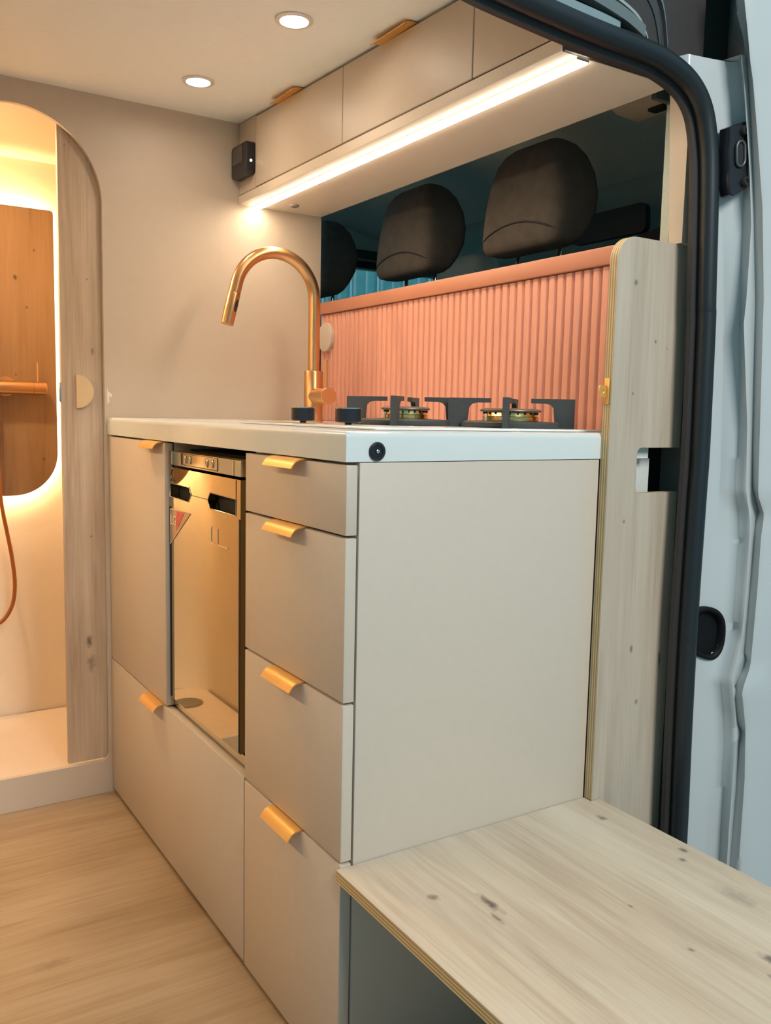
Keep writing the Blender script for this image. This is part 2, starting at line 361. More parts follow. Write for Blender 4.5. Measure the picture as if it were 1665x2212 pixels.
def jamb(cols, z0, z1, n):
    rows = []
    for i in range(n+1):
        z = z0+(z1-z0)*i/n; rows.append([(f(z), y, z) for y, f in cols])
    return rows
f1, f2, f3, f4, f5 = [(lambda z, c=c: itp(c[1], z)) for c in (C1, C2, C3, C4, C5)]
fs = lambda z: itp(sealz, z)
bm = BM()
inner = [(-0.03, lambda z: fs(z)+0.004), (-0.052, lambda z: fs(z)+0.012), (C1[0], f1), (C2[0]+0.006, lambda z: f2(z)-0.012), (C2[0]-0.004, f2), (-0.094, lambda z: 0.5*(f2(z)+f3(z))-0.002), (C3[0], f3), (C3[0]+0.001, lambda z: max(f3(z)+0.006, f4(z)-0.004)), (C4[0], f4)]
dense = []
for (ya, fa), (yb, fb) in zip(inner, inner[1:]):
    k = 7 if ya > -0.0605 and yb < -0.055 else 1
    for j in range(k):
        q = j/k; dense.append((ya+(yb-ya)*q, lambda z, fa=fa, fb=fb, q=q: fa(z)+(fb(z)-fa(z))*q))
dense.append(inner[-1])
rows = jamb(dense, -0.3, 1.632, 300)
rows.append([(x, 0.05, 1.640) for x, y, z in rows[-1]])
loft(bm, rows, cap=False, closed=False)
cut = [f for f in bm.faces if ((f.calc_center_median().x-0.724)/0.0375)**2+((f.calc_center_median().z-0.651)/0.0440)**2 < 1]
bmesh.ops.delete(bm, geom=cut, context='FACES')      # opening for the latch cup
pil = struct('wall_pillar', bm, PAINT, 60, 'white painted door pillar of the van with pressed ridges', 'pillar')
bm = BM()
outer = [(C4[0]+0.002, lambda z: f4(z)+0.0012), (-0.108, lambda z: 0.5*(f4(z)+f5(z))), (C5[0]+0.004, f5), (C5[0], lambda z: f5(z)+0.006), (-0.128, lambda z: f5(z)+0.05), (-0.140, lambda z: f5(z)+0.20), (-0.140, lambda z: 1.3)]
loft(bm, jamb(outer, -0.3, 1.75, 150), cap=False, closed=False)
loft(bm, [[(x, -0.095, z) for x, z in ((.72, 1.63), (.66, 1.70), (.66, 1.86))], [(x+.17, 0.05, z) for x, z in ((.72, 1.63), (.66, 1.70), (.66, 1.86))]], cap=False, closed=False)
part('outer_skin', bm, PAINT, pil, 60)
# cup in the pillar
t = thing('latch_cup', 'black oval latch cup in the white door pillar', 'cup', (0.712, -0.068, 0.65))
cupo = [(a+0.014, b) for a, b in ((0.671, .655), (0.678, .680), (0.692, .694), (0.712, .695), (0.732, .686), (0.744, .668), (0.746, .640), (0.740, .618), (0.725, .607), (0.702, .612), (0.684, .625), (0.674, .640))]
cupo = [(p.x, p.y) for p in smooth_path([(a, b, 0) for a, b in cupo+[cupo[0]]], 4)[:-1]]
def cupring(s, y): return [(0.724+(a-0.724)*s, y-0.22*(a-0.724)-0.002, 0.651+(b-0.651)*s) for a, b in cupo]
bm = BM(); loft(bm, [cupring(1.13, -0.054), cupring(1.13, -0.0645), cupring(1.04, -0.0665), cupring(1.0, -0.0665), cupring(0.93, -0.0645), cupring(0.88, -0.055), cupring(0.80, -0.035), cupring(0.6, -0.022), cupring(0.3, -0.019)], cap=True)
part('rim', bm, mat('cup_black', (0.004, 0.004, 0.005), 0.6, spec=0.2), t, 50)
bm = BM(); box(bm, 0.712, 0.738, -0.040, -0.026, 0.620, 0.638, 0.003); part('striker_pin', bm, mat('worn_metal', (.12, .12, .11), .35, .8), t)
# seal
t = thing('door_seal', 'black rubber seal framing the sliding door opening', 'seal', (0.68, -0.06, 0.0))
bm = BM(); tube(bm, smooth_path([(x, -0.064, z) for x, z in SEAL], 6), 0.0165, 16); part('tube', bm, RUBBER, t, 60)
bm = BM()
off = smooth_path([(x, 0, z) for x, z in SEAL], 6); rings = []
for (p, tt, u, w) in frames(off):
    nrm = Vector((-tt.z, 0, tt.x));  nrm = -nrm if nrm.dot(Vector((0.0, 0, 0.9))-p) < 0 else nrm
    rings.append([(p.x+nrm.x*a, y, p.z+nrm.z*a) for a, y in ((0.004, -0.056), (0.024, -0.052), (0.026, -0.044), (0.004, -0.030))])
loft(bm, rings); part('flange', bm, TRIMD, t, 30)
# striker plate high on the pillar
t = thing('door_striker', 'black door striker plate bolted high on the white pillar', 'striker', (0.71, -0.075, 1.42))
def ppt(u, v, d):                    # plate lies on the slanted pillar face
    return (0.669+u*0.049+(1-v)*0.010, -0.081-u*0.009-d, 1.411+v*0.118+u*0.009)
def plate(outl, d0, d1, s=1.0):
    b = BM(); cx = sum(p[0] for p in outl)/len(outl); cy = sum(p[1] for p in outl)/len(outl)
    loft(b, [[ppt(u, v, d0) for u, v in outl], [ppt(u, v, d1-0.0015) for u, v in outl], [ppt(cx+(u-cx)*.94, cy+(v-cy)*.98, d1) for u, v in outl]]); return b
part('plate', plate([(0.05, .35), (0.0, .22), (0.10, 0.02), (0.22, 0.0), (.80, .09), (.97, .20), (.97, .90), (.85, 1.0), (0.62, .99), (.05, .93), (.05, .75), (.0, .62)], -0.014, 0.006), BLACK, t, 40)
b = BM(); slot = [(0.46+0.20*math.cos(a)*0.9, (.64 if math.sin(a) > 0 else .48)+0.09*math.sin(a)) for a in [2*PI*k/20 for k in range(20)]]
path = [ppt(u, v, 0.0085) for u, v in slot]; tube(b, path+[path[0], path[1]], 0.0025, 8); part('slot_rim', b, mat('slot_metal', (.10, .11, .11), .35, .6), t, 60)
slot_in = [(0.46+(u-.46)*.82, .56+(v-.56)*.9) for u, v in slot]
b = BM(); loft(b, [[ppt(u, v, 0.0071) for u, v in slot_in], [ppt(u, v, 0.0076) for u, v in slot_in]]); part('slot', b, DARK, t)
for (u, v) in ((.62, .87), (.66, .18)):
    c = ppt(u, v, 0.0095); b = BM(); lathe(b, [(0.0085, 0.006), (0.0085, 0.0), (0.007, -0.003), (0.004, -0.003), (0.0035, -0.0005)], c, 1, 18); part('bolt', b, CABK, t, 30)
# sliding door rail
t = thing('door_rail', 'curved grey metal door rail above the rubber seal', 'rail', (0.35, -0.03, 1.64))
def bar(pts, y0, y1, h, m, nm):
    b = BM(); P = smooth_path([(x, 0, z) for x, z in pts], 5); rings = []
    for (p, tt, u, w) in frames(P): rings.append([(p.x, y0, p.z), (p.x, y1, p.z), (p.x, y1, p.z+h), (p.x, y0, p.z+h)])
    loft(b, rings); part(nm, b, m, t, 40)
RAILM = mat('rail_metal', (0.16, 0.19, 0.19), 0.4, 0.4); RAILD = mat('rail_shadow', (0.035, 0.042, 0.045), 0.5)
bar([(-0.9, 1.662), (0.1, 1.655), (0.30, 1.645), (0.40, 1.640), (0.45, 1.636)], -0.046, -0.036, 0.012, mat('rail_paint', (0.20, 0.27, 0.29), 0.35), 'lower_flange')
bar([(-0.9, 1.674), (0.25, 1.672), (0.36, 1.664), (0.45, 1.650), (0.50, 1.634)], -0.052, -0.036, 0.018, RAILM, 'track')
bar([(-0.9, 1.70), (0.35, 1.69), (0.43, 1.682), (0.49, 1.664), (0.515, 1.636)], -0.044, -0.030, 0.005, mat('rail_edge', (0.42, 0.45, 0.42), 0.35, 0.5), 'track_lip')
bar([(-0.9, 1.74), (0.38, 1.74), (0.48, 1.72), (0.53, 1.69), (0.552, 1.635)], -0.036, -0.02, 0.030, RAILD, 'roller_guide')
bar([(-0.9, 1.77), (0.42, 1.765), (0.50, 1.74), (0.548, 1.70), (0.566, 1.635)], -0.040, -0.030, 0.008, RAILM, 'guide_lip')
# beige pillar cover above the wooden upright
bm = BM(); loft(bm, [[(0.640, -0.0285, z), (0.640, y1, z), (0.655, y1, z), (0.655, -0.0285, z)] for z, y1 in ((1.3395, 0.000), (1.48, 0.007), (1.60, 0.015))])
single('pillar_cover', bm, LAM, 'beige cover strip standing on top of the wooden upright', 'panel', (0.647, -0.01, 1.3395), 0)

# cab shell
bm = BM(); loft(bm, [[(x, y, z) for x, z in ((0.625, 1.83), (1.31, 1.70), (1.31, 1.73), (0.625, 1.86))] for y in (0.06, 2.0)])
struct('ceiling_cab', bm, CABD, 0, 'dark grey headliner of the driver cab', 'ceiling')
bm = BM(); loft(bm, [[(x, y, z) for x, z in ((1.312, 1.735), (1.50, 1.60), (1.62, 1.585), (1.66, 1.60), (1.66, 1.80), (1.312, 1.80))] for y in (0.06, 2.0)])
struct('trim_2', bm, mat('header_trim', (0.45, 0.55, 0.50), 0.7), 30, 'dark windscreen header trim of the cab', 'trim')
def slab(bm, x0, x1, y0, y1, z0, z1): box(bm, x0, x1, y0, y1, z0, z1)
bm = BM(); prism(bm, [(0.62, 0), (2.4, 0), (2.4, 1.86), (0.62, 1.86)], 1, 1.96, 1.99, [rrect(0.98, 1.85, 1.05, 1.595, 0.06)])
struct('wall_cab_far', bm, CABD, 30, 'dark far side of the cab around the door window', 'wall')
bm = BM(); prism(bm, [(0.72, 0), (2.4, 0), (2.4, 1.86), (0.72, 1.86)], 1, 0.07, 0.09, [rrect(0.98, 1.75, 1.05, 1.50, 0.06)])
struct('wall_cab_near', bm, CABD, 30, 'dark near side of the cab', 'wall')
bm = BM(); box(bm, 0.62, 2.6, 0.06, 2.0, 0.1, 0.13); struct('floor_cab', bm, CABK, 0, 'black cab floor', 'floor')
bm = BM(); loft(bm, [[(1.62, y, 1.58), (2.35, y, 1.02), (2.355, y, 1.028), (1.625, y, 1.588)] for y in (0.10, 1.95)])
GL, _N, _L, _b = nt('tinted_glass'); _N.remove(_b)
_t = _N.new('ShaderNodeBsdfTransparent'); _t.inputs[0].default_value = (0.80, 0.93, 0.94, 1)
_g = _N.new('ShaderNodeBsdfGlossy'); _g.inputs['Roughness'].default_value = 0.02
_f = _N.new('ShaderNodeFresnel'); _f.inputs[0].default_value = 1.35
_m = _N.new('ShaderNodeMixShader'); _L.new(_f.outputs[0], _m.inputs[0]); _L.new(_t.outputs[0], _m.inputs[1]); _L.new(_g.outputs[0], _m.inputs[2]); _L.new(_m.outputs[0], _N['Material Output'].inputs[0])
struct('window_1', bm, GL, 0, 'sloping windscreen of the cab', 'window')
bm = BM(); prism(bm, rrect(0.975, 1.855, 1.045, 1.60, 0.062), 1, 1.972, 1.977); struct('window_2', bm, GL, 0, 'far side window of the cab', 'window')
bm = BM(); prism(bm, rrect(0.975, 1.755, 1.045, 1.505, 0.062), 1, 0.078, 0.083); struct('window_3', bm, GL, 0, 'near side window of the cab', 'window')
bm = BM(); prism(bm, [(2.2, 0.1), (2.6, 0.1), (2.6, 1.05), (2.3, 1.03), (2.15, .95)], 1, 0.09, 1.96); struct('trim_3', bm, CABK, 30, 'black dashboard under the windscreen', 'dashboard')
t = thing('grab_rail', 'black grab rail above the far side cab window', 'rail', (1.2, 1.94, 1.62))
part('rail', box(BM(), 0.99, 1.55, 1.925, 1.948, 1.632, 1.662, 0.006), mat('rail_grey', (.035, .045, .05), .5), t); part('lower_bar', box(BM(), 0.99, 1.55, 1.938, 1.958, 1.597, 1.622, 0.004), CABK, t)
t = thing('strip_curtain', 'teal plastic strip curtain seen through the far cab window', 'curtain', (1.7, 3.1, 0.6))
for i in range(16):
    x = 1.15+i*0.085; b = BM(); z = 2.02-0.012*(i % 3)
    loft(b, [[(x+0.042*math.cos(a), 3.1+(0.02 if i % 2 else 0)+0.012*math.sin(a), zz) for a in [2*PI*k/10 for k in range(10)]] for zz in (-0.449, z)])
    part('strip', b, TEAL, t, 60)
t = thing('sun_visor', 'dark rounded sun visor in the windscreen header', 'visor', (1.38, 0.75, 1.55))
b = BM(); loft(b, [[(x+0.11*(1.645-z)*0.6, y, z) for y, z in rrect(0.69, 0.98, 1.560, 1.640, 0.02)] for x in (1.34, 1.36)]); part('flap', b, CABK, t, 40)
part('stay', box(BM(), 1.36, 1.42, 0.82, 0.85, 1.60, 1.63, 0.004), CABK, t)
b = BM(); prism(b, [(0.10, 1.30), (0.79, 1.30), (0.755, 1.548), (0.66, 1.56), (0.45, 1.60), (0.10, 1.60)], 0, 1.345, 1.375)
single('mirror_housing', b, CABK, 'black housing in the windscreen corner beyond the near headrest', 'housing', (1.36, 0.45, 1.30), 30)
t = thing('dome_lamp', 'cream cab lamp panel beside the beige cover strip', 'lamp', (0.90, 0.29, 1.70))
b = BM(); loft(b, [[(x, y, z) for x, z in ((0.85, 1.715), (0.88, 1.700), (0.945, 1.696), (0.945, 1.768), (0.85, 1.786))] for y in (0.20, 0.37)]); part('housing', b, CREAM, t, 30)
part('switch', box(BM(), 0.90, 0.925, 0.26, 0.30, 1.691, 1.6985, 0.002), CABK, t)

# ================================================================== SEATS
def car_seat(yc, label):
    t = thing('cab_seat', label, 'seat', (0.86, yc, 0.13), 'seats in the driver cab')
    xc = 0.865
    # headrest: broad foot, waist line, tapering rounded top
    secs = [(1.430, .802, .856, .108), (1.435, .789, .872, .126), (1.448, .7835, .888, .137), (1.475, .782, .910, .141), (1.515, .783, .934, .140), (1.56, .786, .944, .134), (1.605, .792, .940, .124), (1.643, .802, .922, .111), (1.666, .816, .900, .096), (1.678, .830, .882, .078), (1.684, .846, .866, .05)]
    b = BM(); loft(b, [sup((x0+x1)/2, yc, z, (x1-x0)/2, hy, 5.5, 44) for z, x0, x1, hy in secs]); hr = part('headrest', b, FABR, t, 60)
    # leatherette foot with a curved seam
    path = []
    for k in range(17):
        s = -1+2*k/16; yy = yc+s*0.130; zz = 1.462+0.030*(1-s*s)
        path.append((0.7815+0.014*abs(s)**8, yy, zz))
    b = BM(); tube(b, path, 0.0022, 8); part('seam', b, CABK, hr, 60)
    for s in (-1, 1):
        b = BM(); tube(b, [(xc-.02, yc+s*0.075, 1.20), (xc+.002, yc+s*0.075, 1.445)], 0.006, 10); part('post', b, CHROME, t, 60)
    b = BM(); loft(b, [sup(xc+.02+(1.2-z)*.16, yc, z, hx, hy, 4) for z, hx, hy in ((.55, .09, .18), (.9, .085, .20), (1.15, .075, .195), (1.25, .06, .18), (1.285, .03, .14))]); part('backrest', b, FABR, t, 60)
    b = BM(); loft(b, [sup(xc+.30, yc, z, hx, hy, 5) for z, hx, hy in ((.13, .20, .17), (.30, .24, .19), (.50, .26, .195), (.56, .23, .17))]); part('cushion', b, FABR, t, 60)
    return t
car_seat(0.588, 'cab seat with a black headrest nearest the beige cover strip')
car_seat(1.095, 'middle cab seat with a black headrest behind the coral panel')
car_seat(1.70, 'far cab seat with a black headrest behind the bathroom wall edge')
t = thing('console_box', 'pale grey padded box standing between two cab headrests', 'box', (1.32, 1.48, 1.10))
b = BM(); loft(b, [sup(1.33, 1.475, z, hx, hy, 5) for z, hx, hy in ((1.10, .07, .15), (1.45, .068, .145), (1.545, .06, .125), (1.58, .05, .105), (1.592, .03, .085))]); part('body', b, GREYP, t, 50)
b = BM(); prism(b, rrect(1.35, 1.41, 1.15, 1.53, 0.015), 0, 1.262, 1.268); part('cover', b, mat('grey_cover', (.78, .77, .72), .5), t)

# ================================================================== KITCHEN
# worktop with rounded top edges
t = thing('worktop', 'white laminate worktop carrying the tap and gas hob', 'worktop', (0.3, 0.6, 0.968))
def wt_ring(y, ins=0.0):
    a = 0.0+ins; r = 0.010
    return [(a, y, .968), (0.617, y, .968), (0.617, y, 1.012-ins), ]+[(q[0], y, q[1]) for q in arc(a+r, 1.012-ins-r, r, 90, 180, 5)]
b = BM(); ys = [0.0]+[0.010-0.010*math.cos(math.radians(a)) for a in (18, 36, 54, 72, 90)]+[D-0.0015]
rings = []
for k, y in enumerate(ys):
    dz = 0.0 if k >= 5 else 0.010*(1-math.sin(math.radians(18*k)))
    rings.append([(x, y, z if z < 1.0 else min(z, 1.012-dz)) for x, yy, z in wt_ring(y)])
loft(b, rings); part('slab', b, WHITE, t, 40)
b = BM(); lathe(b, [(0.0135, 0.0), (0.0135, -0.0025), (0.0115, -0.004), (0.0085, -0.004), (0.0075, -0.0025), (0.004, -0.0025), (0.003, -0.001)], (0.0505, -0.0002, 0.983), 1, 24); cap_ = part('fixing_cap', b, BLACK, t, 30, 'black round fixing cap')
b = BM(); lathe(b, [(0.0028, -0.0015), (0.0028, -0.0040), (0.0015, -0.0046)], (0.0505, -0.0002, 0.983), 1, 12); part('screw', b, CHROME, cap_, 30)

# pulls: a lip lying on the top edge of the front and curling down
def pull_mesh(length):
    prof = [(0.012, 0.0), (-0.004, 0.0), (-0.011, -0.001), (-0.017, -0.004), (-0.0215, -0.009), (-0.0235, -0.0135)]
    th = 0.0022; top = [(x, z+th) for x, z in prof]; top[-1] = (prof[-1][0]-0.0022, prof[-1][1]+0.0005)
    outl = prof+list(reversed(top)); b = BM()
    loft(b, [[(x, y, z) for x, z in outl] for y in (-length/2, length/2)])
    me = bpy.data.meshes.new('pull'); b.to_mesh(me); b.free(); me.materials.append(GOLD)
    me.shade_smooth(); me.set_sharp_from_angle(angle=math.radians(40)); return me
PULL = pull_mesh(0.106)
def pull(parent, y, z, x=0.002):
    o = bpy.data.objects.new('pull', PULL); COL.objects.link(o); o.parent = parent
    o.location = Vector((x, y, z+0.0004))-ORG[parent.name]; ORG[o.name] = ORG[parent.name]
    o['label'] = 'gold edge pull'; return o
# drawer cabinet
t = thing('drawer_cabinet', 'beige four-drawer kitchen cabinet under the gas hob', 'cabinet', (0.25, 0.18, 0.0))
bm = BM(); box(bm, 0.0235, 0.4972, 0.0006, 0.0166, 0.0, 0.9668, 0.0008); part('end_panel', bm, LAM, t)
bm = BM(); box(bm, 0.0235, 0.600, 0.018, 0.360, 0.012, 0.9668); part('carcass', bm, LAM, t, 0)
bm = BM(); box(bm, 0.06, 0.59, 0.018, 0.360, 0.0, 0.0118); part('plinth', bm, DARK, t, 0)
for i, (z0, z1) in enumerate(((0.8625, 0.9635), (0.6165, 0.8585), (0.3725, 0.6125), (0.0095, 0.3680))):
    b = BM(); box(b, 0.002, 0.0205, 0.0010, 0.3575, z0, z1, 0.0016, 2); dr_ = part('drawer', b, LAM, t)
    pull(dr_, 0.181, z1)
# sink cabinet
t = thing('sink_cabinet', 'beige one-door kitchen cabinet beside the bathroom doorway', 'cabinet', (0.25, 1.02, 0.373))
bm = BM(); box(bm, 0.0235, 0.600, 0.798, 1.2515, 0.377, 0.9668); part('carcass', bm, LAM, t, 0)
bm = BM(); box(bm, 0.004, 0.0225, 1.2375, 1.2520, 0.377, 0.9668, 0.001); part('filler_strip', bm, LAM, t)
b = BM(); box(b, 0.002, 0.0205, 0.797, 1.2350, 0.3755, 0.9635, 0.0016); dr_ = part('door', b, LAM, t); pull(dr_, 0.860, 0.9635)
# wide base drawer
t = thing('base_drawer_unit', 'beige wide low drawer unit beneath the dishwasher', 'cabinet', (0.25, 0.80, 0.0))
bm = BM(); box(bm, 0.0235, 0.600, 0.364, 1.2515, 0.014, 0.3660); part('carcass', bm, LAM, t, 0)
bm = BM(); box(bm, 0.06, 0.59, 0.364, 1.2515, 0.0, 0.0138); part('plinth', bm, DARK, t, 0)
b = BM(); box(b, 0.002, 0.0205, 0.3610, 1.2500, 0.0125, 0.3715, 0.0016); dr_ = part('drawer', b, LAM, t); pull(dr_, 0.868, 0.3715)

# dishwasher
t = thing('dishwasher', 'bronze mirrored slimline dishwasher between the beige kitchen cabinets', 'dishwasher', (0.3, 0.61, 0.374))
bm = BM(); box(bm, 0.060, 0.58, 0.388, 0.795, 0.376, 0.950); part('tub', bm, DARK, t, 0)
bm = BM(); box(bm, 0.010, 0.050, 0.398, 0.7945, 0.9175, 0.9475, 0.002); cp = part('control_strip', bm, STEELB, t)
b = BM(); path = [(0.0093, y, z) for y, z in rrect(0.508, 0.712, 0.9215, 0.9455, 0.002, 3)]; tube(b, path+[path[0]], 0.0007, 6); part('panel_groove', b, DPRINT, cp)
for y in (0.6874, 0.6585, 0.5623, 0.5330):
    b = BM(); lathe(b, [(1.0, 0.0), (1.0, -0.0015), (0.7, -0.003), (0.1, -0.0033)], (0, 0, 0), 0, 20)
    for v in b.verts: v.co = Vector((0.0100+v.co.x, y+v.co.y*0.0055, 0.9335+v.co.z*0.0085))
    part('button', b, STEELB, cp, 40)
for y in (0.77, 0.43): b = BM(); box(b, 0.0085, 0.0102, y-.002, y+.002, 0.9185, 0.9460); part('ridge', b, STEELB, cp)
hexl = [(0.7900, .8770), (0.6714, .8770), (0.6592, .8627), (0.6745, .8465), (0.7900, .8475)]
hexr = [(0.5526, .8765), (0.4218, .8755), (0.4240, .8450), (0.5527, .8450), (0.5659, .8610)]
bm = BM(); prism(bm, [(0.4030, .3975), (0.7945, .3975), (0.7945, .9120), (0.4030, .9120)], 0, 0.012, 0.030, [list(reversed(hexl)), list(reversed(hexr))])
door = part('door', bm, STEEL, t, 20)
bm = BM(); box(bm, 0.040, 0.055, 0.3612, 0.4020, 0.377, 0.965); part('side_gap_shade', bm, DARK, t, 0)  # near-black sheet standing in for the shade inside this gap
bm = BM(); box(bm, 0.0112, 0.0121, 0.7860, 0.7945, 0.400, 0.826); part('edge_gap_shade', bm, DARK, door, 0)  # dark strips on both door edges stand in for shaded gaps
bm = BM(); box(bm, 0.0112, 0.0121, 0.4030, 0.4090, 0.400, 0.840); part('edge_gap_shade', bm, DARK, door, 0)
for hx, lb in ((hexl, 'black hexagonal grip recess'), (hexr, 'black hexagonal grip recess')):
    b = BM(); P = [(0.0117, y, z) for y, z in hx]; tube(b, P+[P[0]], 0.0011, 6); part('grip_rim', b, STEELB, door, 60)
    b = BM(); prism(b, [(0.615+(y-0.615)*1.01, z+(0.861-z)*-0.03) for y, z in hx], 0, 0.032, 0.040); part('grip_recess', b, DARK, door, 0)
b = BM(); box(b, 0.0113, 0.0121, 0.566, 0.659, 0.8610, 0.8622); part('seam', b, DPRINT, door, 0)
b = BM(); box(b, 0.0113, 0.0121, 0.4225, 0.4240, 0.8770, 0.9110); part('seam', b, DPRINT, door, 0)
bm = BM(); box(bm, 0.020, 0.055, 0.3905, 0.7945, 0.3770, 0.3950); part('plinth', bm, STEELB, t, 0)
tri = [(0.7874, .8209), (0.6624, .8232), (0.7888, .7435)]
b = BM(); prism(b, tri, 0, 0.0113, 0.0119); st = part('sticker', b, STICK, door, 0, 'triangular film sticker with red field')
b = BM(); prism(b, [(0.748, .8190), (0.700, .8198), (0.748, .7780)], 0, 0.0108, 0.0113); part('sticker_field', b, RED, st, 0)
b = BM(); P = [(0.0110, y, z) for y, z in tri]; tube(b, P+[P[0]], 0.0009, 6); part('sticker_border', b, PALE, st)
part('sticker_letters', text_bm('LG', 0.030, (0.0105, 0.7860, 0.788), (0, -1, 0), (0, 0, 1)), PALE, st, 0)
part('print_mark', text_bm('7(', 0.022, (0.0115, 0.789, 0.893), (0, -1, 0), (0, 0, 1)), DPRINT, door, 0)
part('print_mark', text_bm('o1 tun', 0.011, (0.0115, 0.789, 0.8815), (0, -1, 0), (0, 0, 1)), DPRINT, door, 0)
b = BM(); path = [(0.0117, y, z) for y, z in rrect(0.512, 0.546, 0.778, 0.812, 0.006, 3)]; tube(b, path+[path[0]], 0.0010, 6); part('print_mark', b, FAINT, door)
b = BM(); box(b, 0.0114, 0.0121, 0.462, 0.515, 0.7775, 0.7805); part('print_mark', b, FAINT, door, 0)

# gas hob
t = thing('gas_hob', 'two-burner gas hob with white glass plate and black grates', 'hob', (0.30, 0.28, 1.0125))
bm = BM(); box(bm, 0.075, 0.56, 0.045, 0.560, 1.0125, 1.0165, 0.0015); part('glass_plate', bm, GLASSW, t)
def burner(cx, cy, rb):
    zb = 1.0168
    b = BM(); lathe(b, [(0.087, 0.0), (0.0885, 0.002), (0.0885, 0.0085), (0.086, 0.0105), (0.058, 0.0115), (0.056, 0.008), (0.02, 0.008)], (cx, cy, zb), 2, 56); ring = part('pan_support_ring', b, IRON, t, 40)
    for k in range(4):
        a = math.radians(45+90*k); dx, dy = math.cos(a), math.sin(a); nx, ny = -dy*0.0045, dx*0.0045
        outl = [(0.085, 0.0), (0.113, 0.0), (0.113, 0.0510), (0.112, 0.0520), (0.036, 0.0520), (0.036, 0.0440), (0.062, 0.0435), (0.070, 0.0415), (0.0755, 0.036), (0.078, 0.0110), (0.085, 0.0110)]
        b = BM(); loft(b, [[(cx+dx*r+s*nx, cy+dy*r+s*ny, zb+z) for r, z in outl] for s in (-1, 1)])
        part('grate_arm', b, IRON, ring, 30)
    b = BM(); lathe(b, [(rb*1.02, 0.0085), (rb*1.03, 0.019), (rb*0.985, 0.020), (rb*0.96, 0.0275), (rb*0.5, 0.0275)], (cx, cy, zb), 2, 48); bu = part('burner_ring', b, BRASS, t, 40)
    for k in range(22):
        a = 2*PI*k/22; b = BM(); c_, s_ = math.cos(a), math.sin(a); r0 = rb*0.965
        loft(b, [[(cx+c_*(r0+q)-s_*w, cy+s_*(r0+q)+c_*w, zb+0.0275-h) for q, w in ((-.002, -.0011), (.0022, -.0011), (.0022, .0011), (-.002, .0011))] for h in (0.0, 0.0042)])
        part('flame_slot', b, DARK, bu, 0)
    b = BM(); lathe(b, [(rb*1.10, 0.0280), (rb*1.13, 0.0295), (rb*1.12, 0.0312), (rb*1.0, 0.0335), (rb*0.4, 0.0342), (rb*0.1, 0.0342)], (cx, cy, zb), 2, 48); part('burner_cap', b, CAPM, t, 40)
    b = BM(); lathe(b, [(0.0022, 0.008), (0.0022, 0.024)], (cx-rb*1.2, cy-rb*0.05, zb), 2, 10); part('igniter', b, PALE, t)
burner(0.3015, 0.3066, 0.0405); burner(0.428, 0.155, 0.0490)
for (x, y) in ((0.140, 0.410), (0.140, 0.240)):
    b = BM(); lathe(b, [(0.006, 0.0), (0.006, 0.0035), (0.0205, 0.0040), (0.0222, 0.0055), (0.0222, 0.0270), (0.0215, 0.0278), (0.010, 0.0280)], (x, y, 1.0168), 2, 40); kn = part('knob', b, KNOBM, t, 40, 'black knob with chrome rim')
    b = BM(); lathe(b, [(0.0219, 0.0268), (0.0226, 0.0272), (0.0226, 0.0286), (0.0210, 0.0290), (0.0195, 0.0283)], (x, y, 1.0168), 2, 40); part('knob_rim', b, CHROME, kn, 40)

# tap
FX, FY = 0.475, 1.012
t = thing('kitchen_tap', 'brushed copper kitchen tap with arched pull-out spout', 'tap', (FX, FY, 1.012))
b = BM(); lathe(b, [(0.0270, 0.0003), (0.0270, 0.006), (0.0250, 0.0065), (0.0250, 0.130), (0.0242, 0.1315), (0.012, 0.1315)], (FX, FY, 1.012), 2, 36); part('body', b, COPPER, t, 40)
RS = 0.1100; ZS = 1.325; sp = [(FX, FY, 1.14), (FX, FY, 1.22), (FX, FY, 1.29)]
TE = 166
for k in range(25):
    a = math.radians(k*TE/24); sp.append((FX-RS+RS*math.cos(a), FY, ZS+RS*math.sin(a)))
ta = math.radians(TE); dxx, dzz = -math.sin(ta), math.cos(ta)
sp.append((sp[-1][0]+dxx*0.026, FY, sp[-1][2]+dzz*0.026)); ex, ez = sp[-1][0], sp[-1][2]
b = BM(); tube(b, sp, 0.0153, 24); part('spout', b, COPPER, t, 50)
h0 = (ex+dxx*0.0008, FY, ez+dzz*0.0008); h1 = (ex+dxx*0.080, FY, ez+dzz*0.080)
b = BM(); tube(b, [h0, (ex+dxx*.004, FY, ez+dzz*.004), (ex+dxx*.05, FY, ez+dzz*.05), h1], [0.0155, 0.0162, 0.0162, 0.0158], 24); hd = part('spray_head', b, COPPER, t, 50)
b = BM(); nn = Vector((dzz, 0, -dxx)); mid = Vector((ex+dxx*.034, FY, ez+dzz*.034)); side = Vector((0.45, -0.89, 0)).normalized()
ring0 = []; ring1 = []
for k in range(20):
    a = 2*PI*k/20; q = mid+side*0.0150+Vector((dxx, 0, dzz))*(0.0165*math.copysign(abs(math.sin(a))**.8, math.sin(a)))+side.cross(Vector((dxx, 0, dzz)))*(0.0048*math.cos(a))
    ring0.append(q-side*0.001); ring1.append(q+side*0.0018)
loft(b, [ring0, ring1]); part('spray_button', b, BLACK, hd, 40)
b = BM(); lathe(b, [(0.0215, 0.0), (0.0215, -0.040), (0.0205, -0.0405), (0.0205, -0.0415), (0.0222, -0.0420), (0.0222, -0.0720), (0.0212, -0.0730), (0.008, -0.0730)], (FX, FY-0.012, 1.078), 1, 36); lv = part('valve', b, COPPER, t, 40)
b = BM(); tube(b, [(FX, FY-0.068, 1.095), (FX, FY-0.068, 1.170)], 0.0048, 14); part('lever', b, COPPER, lv, 50)

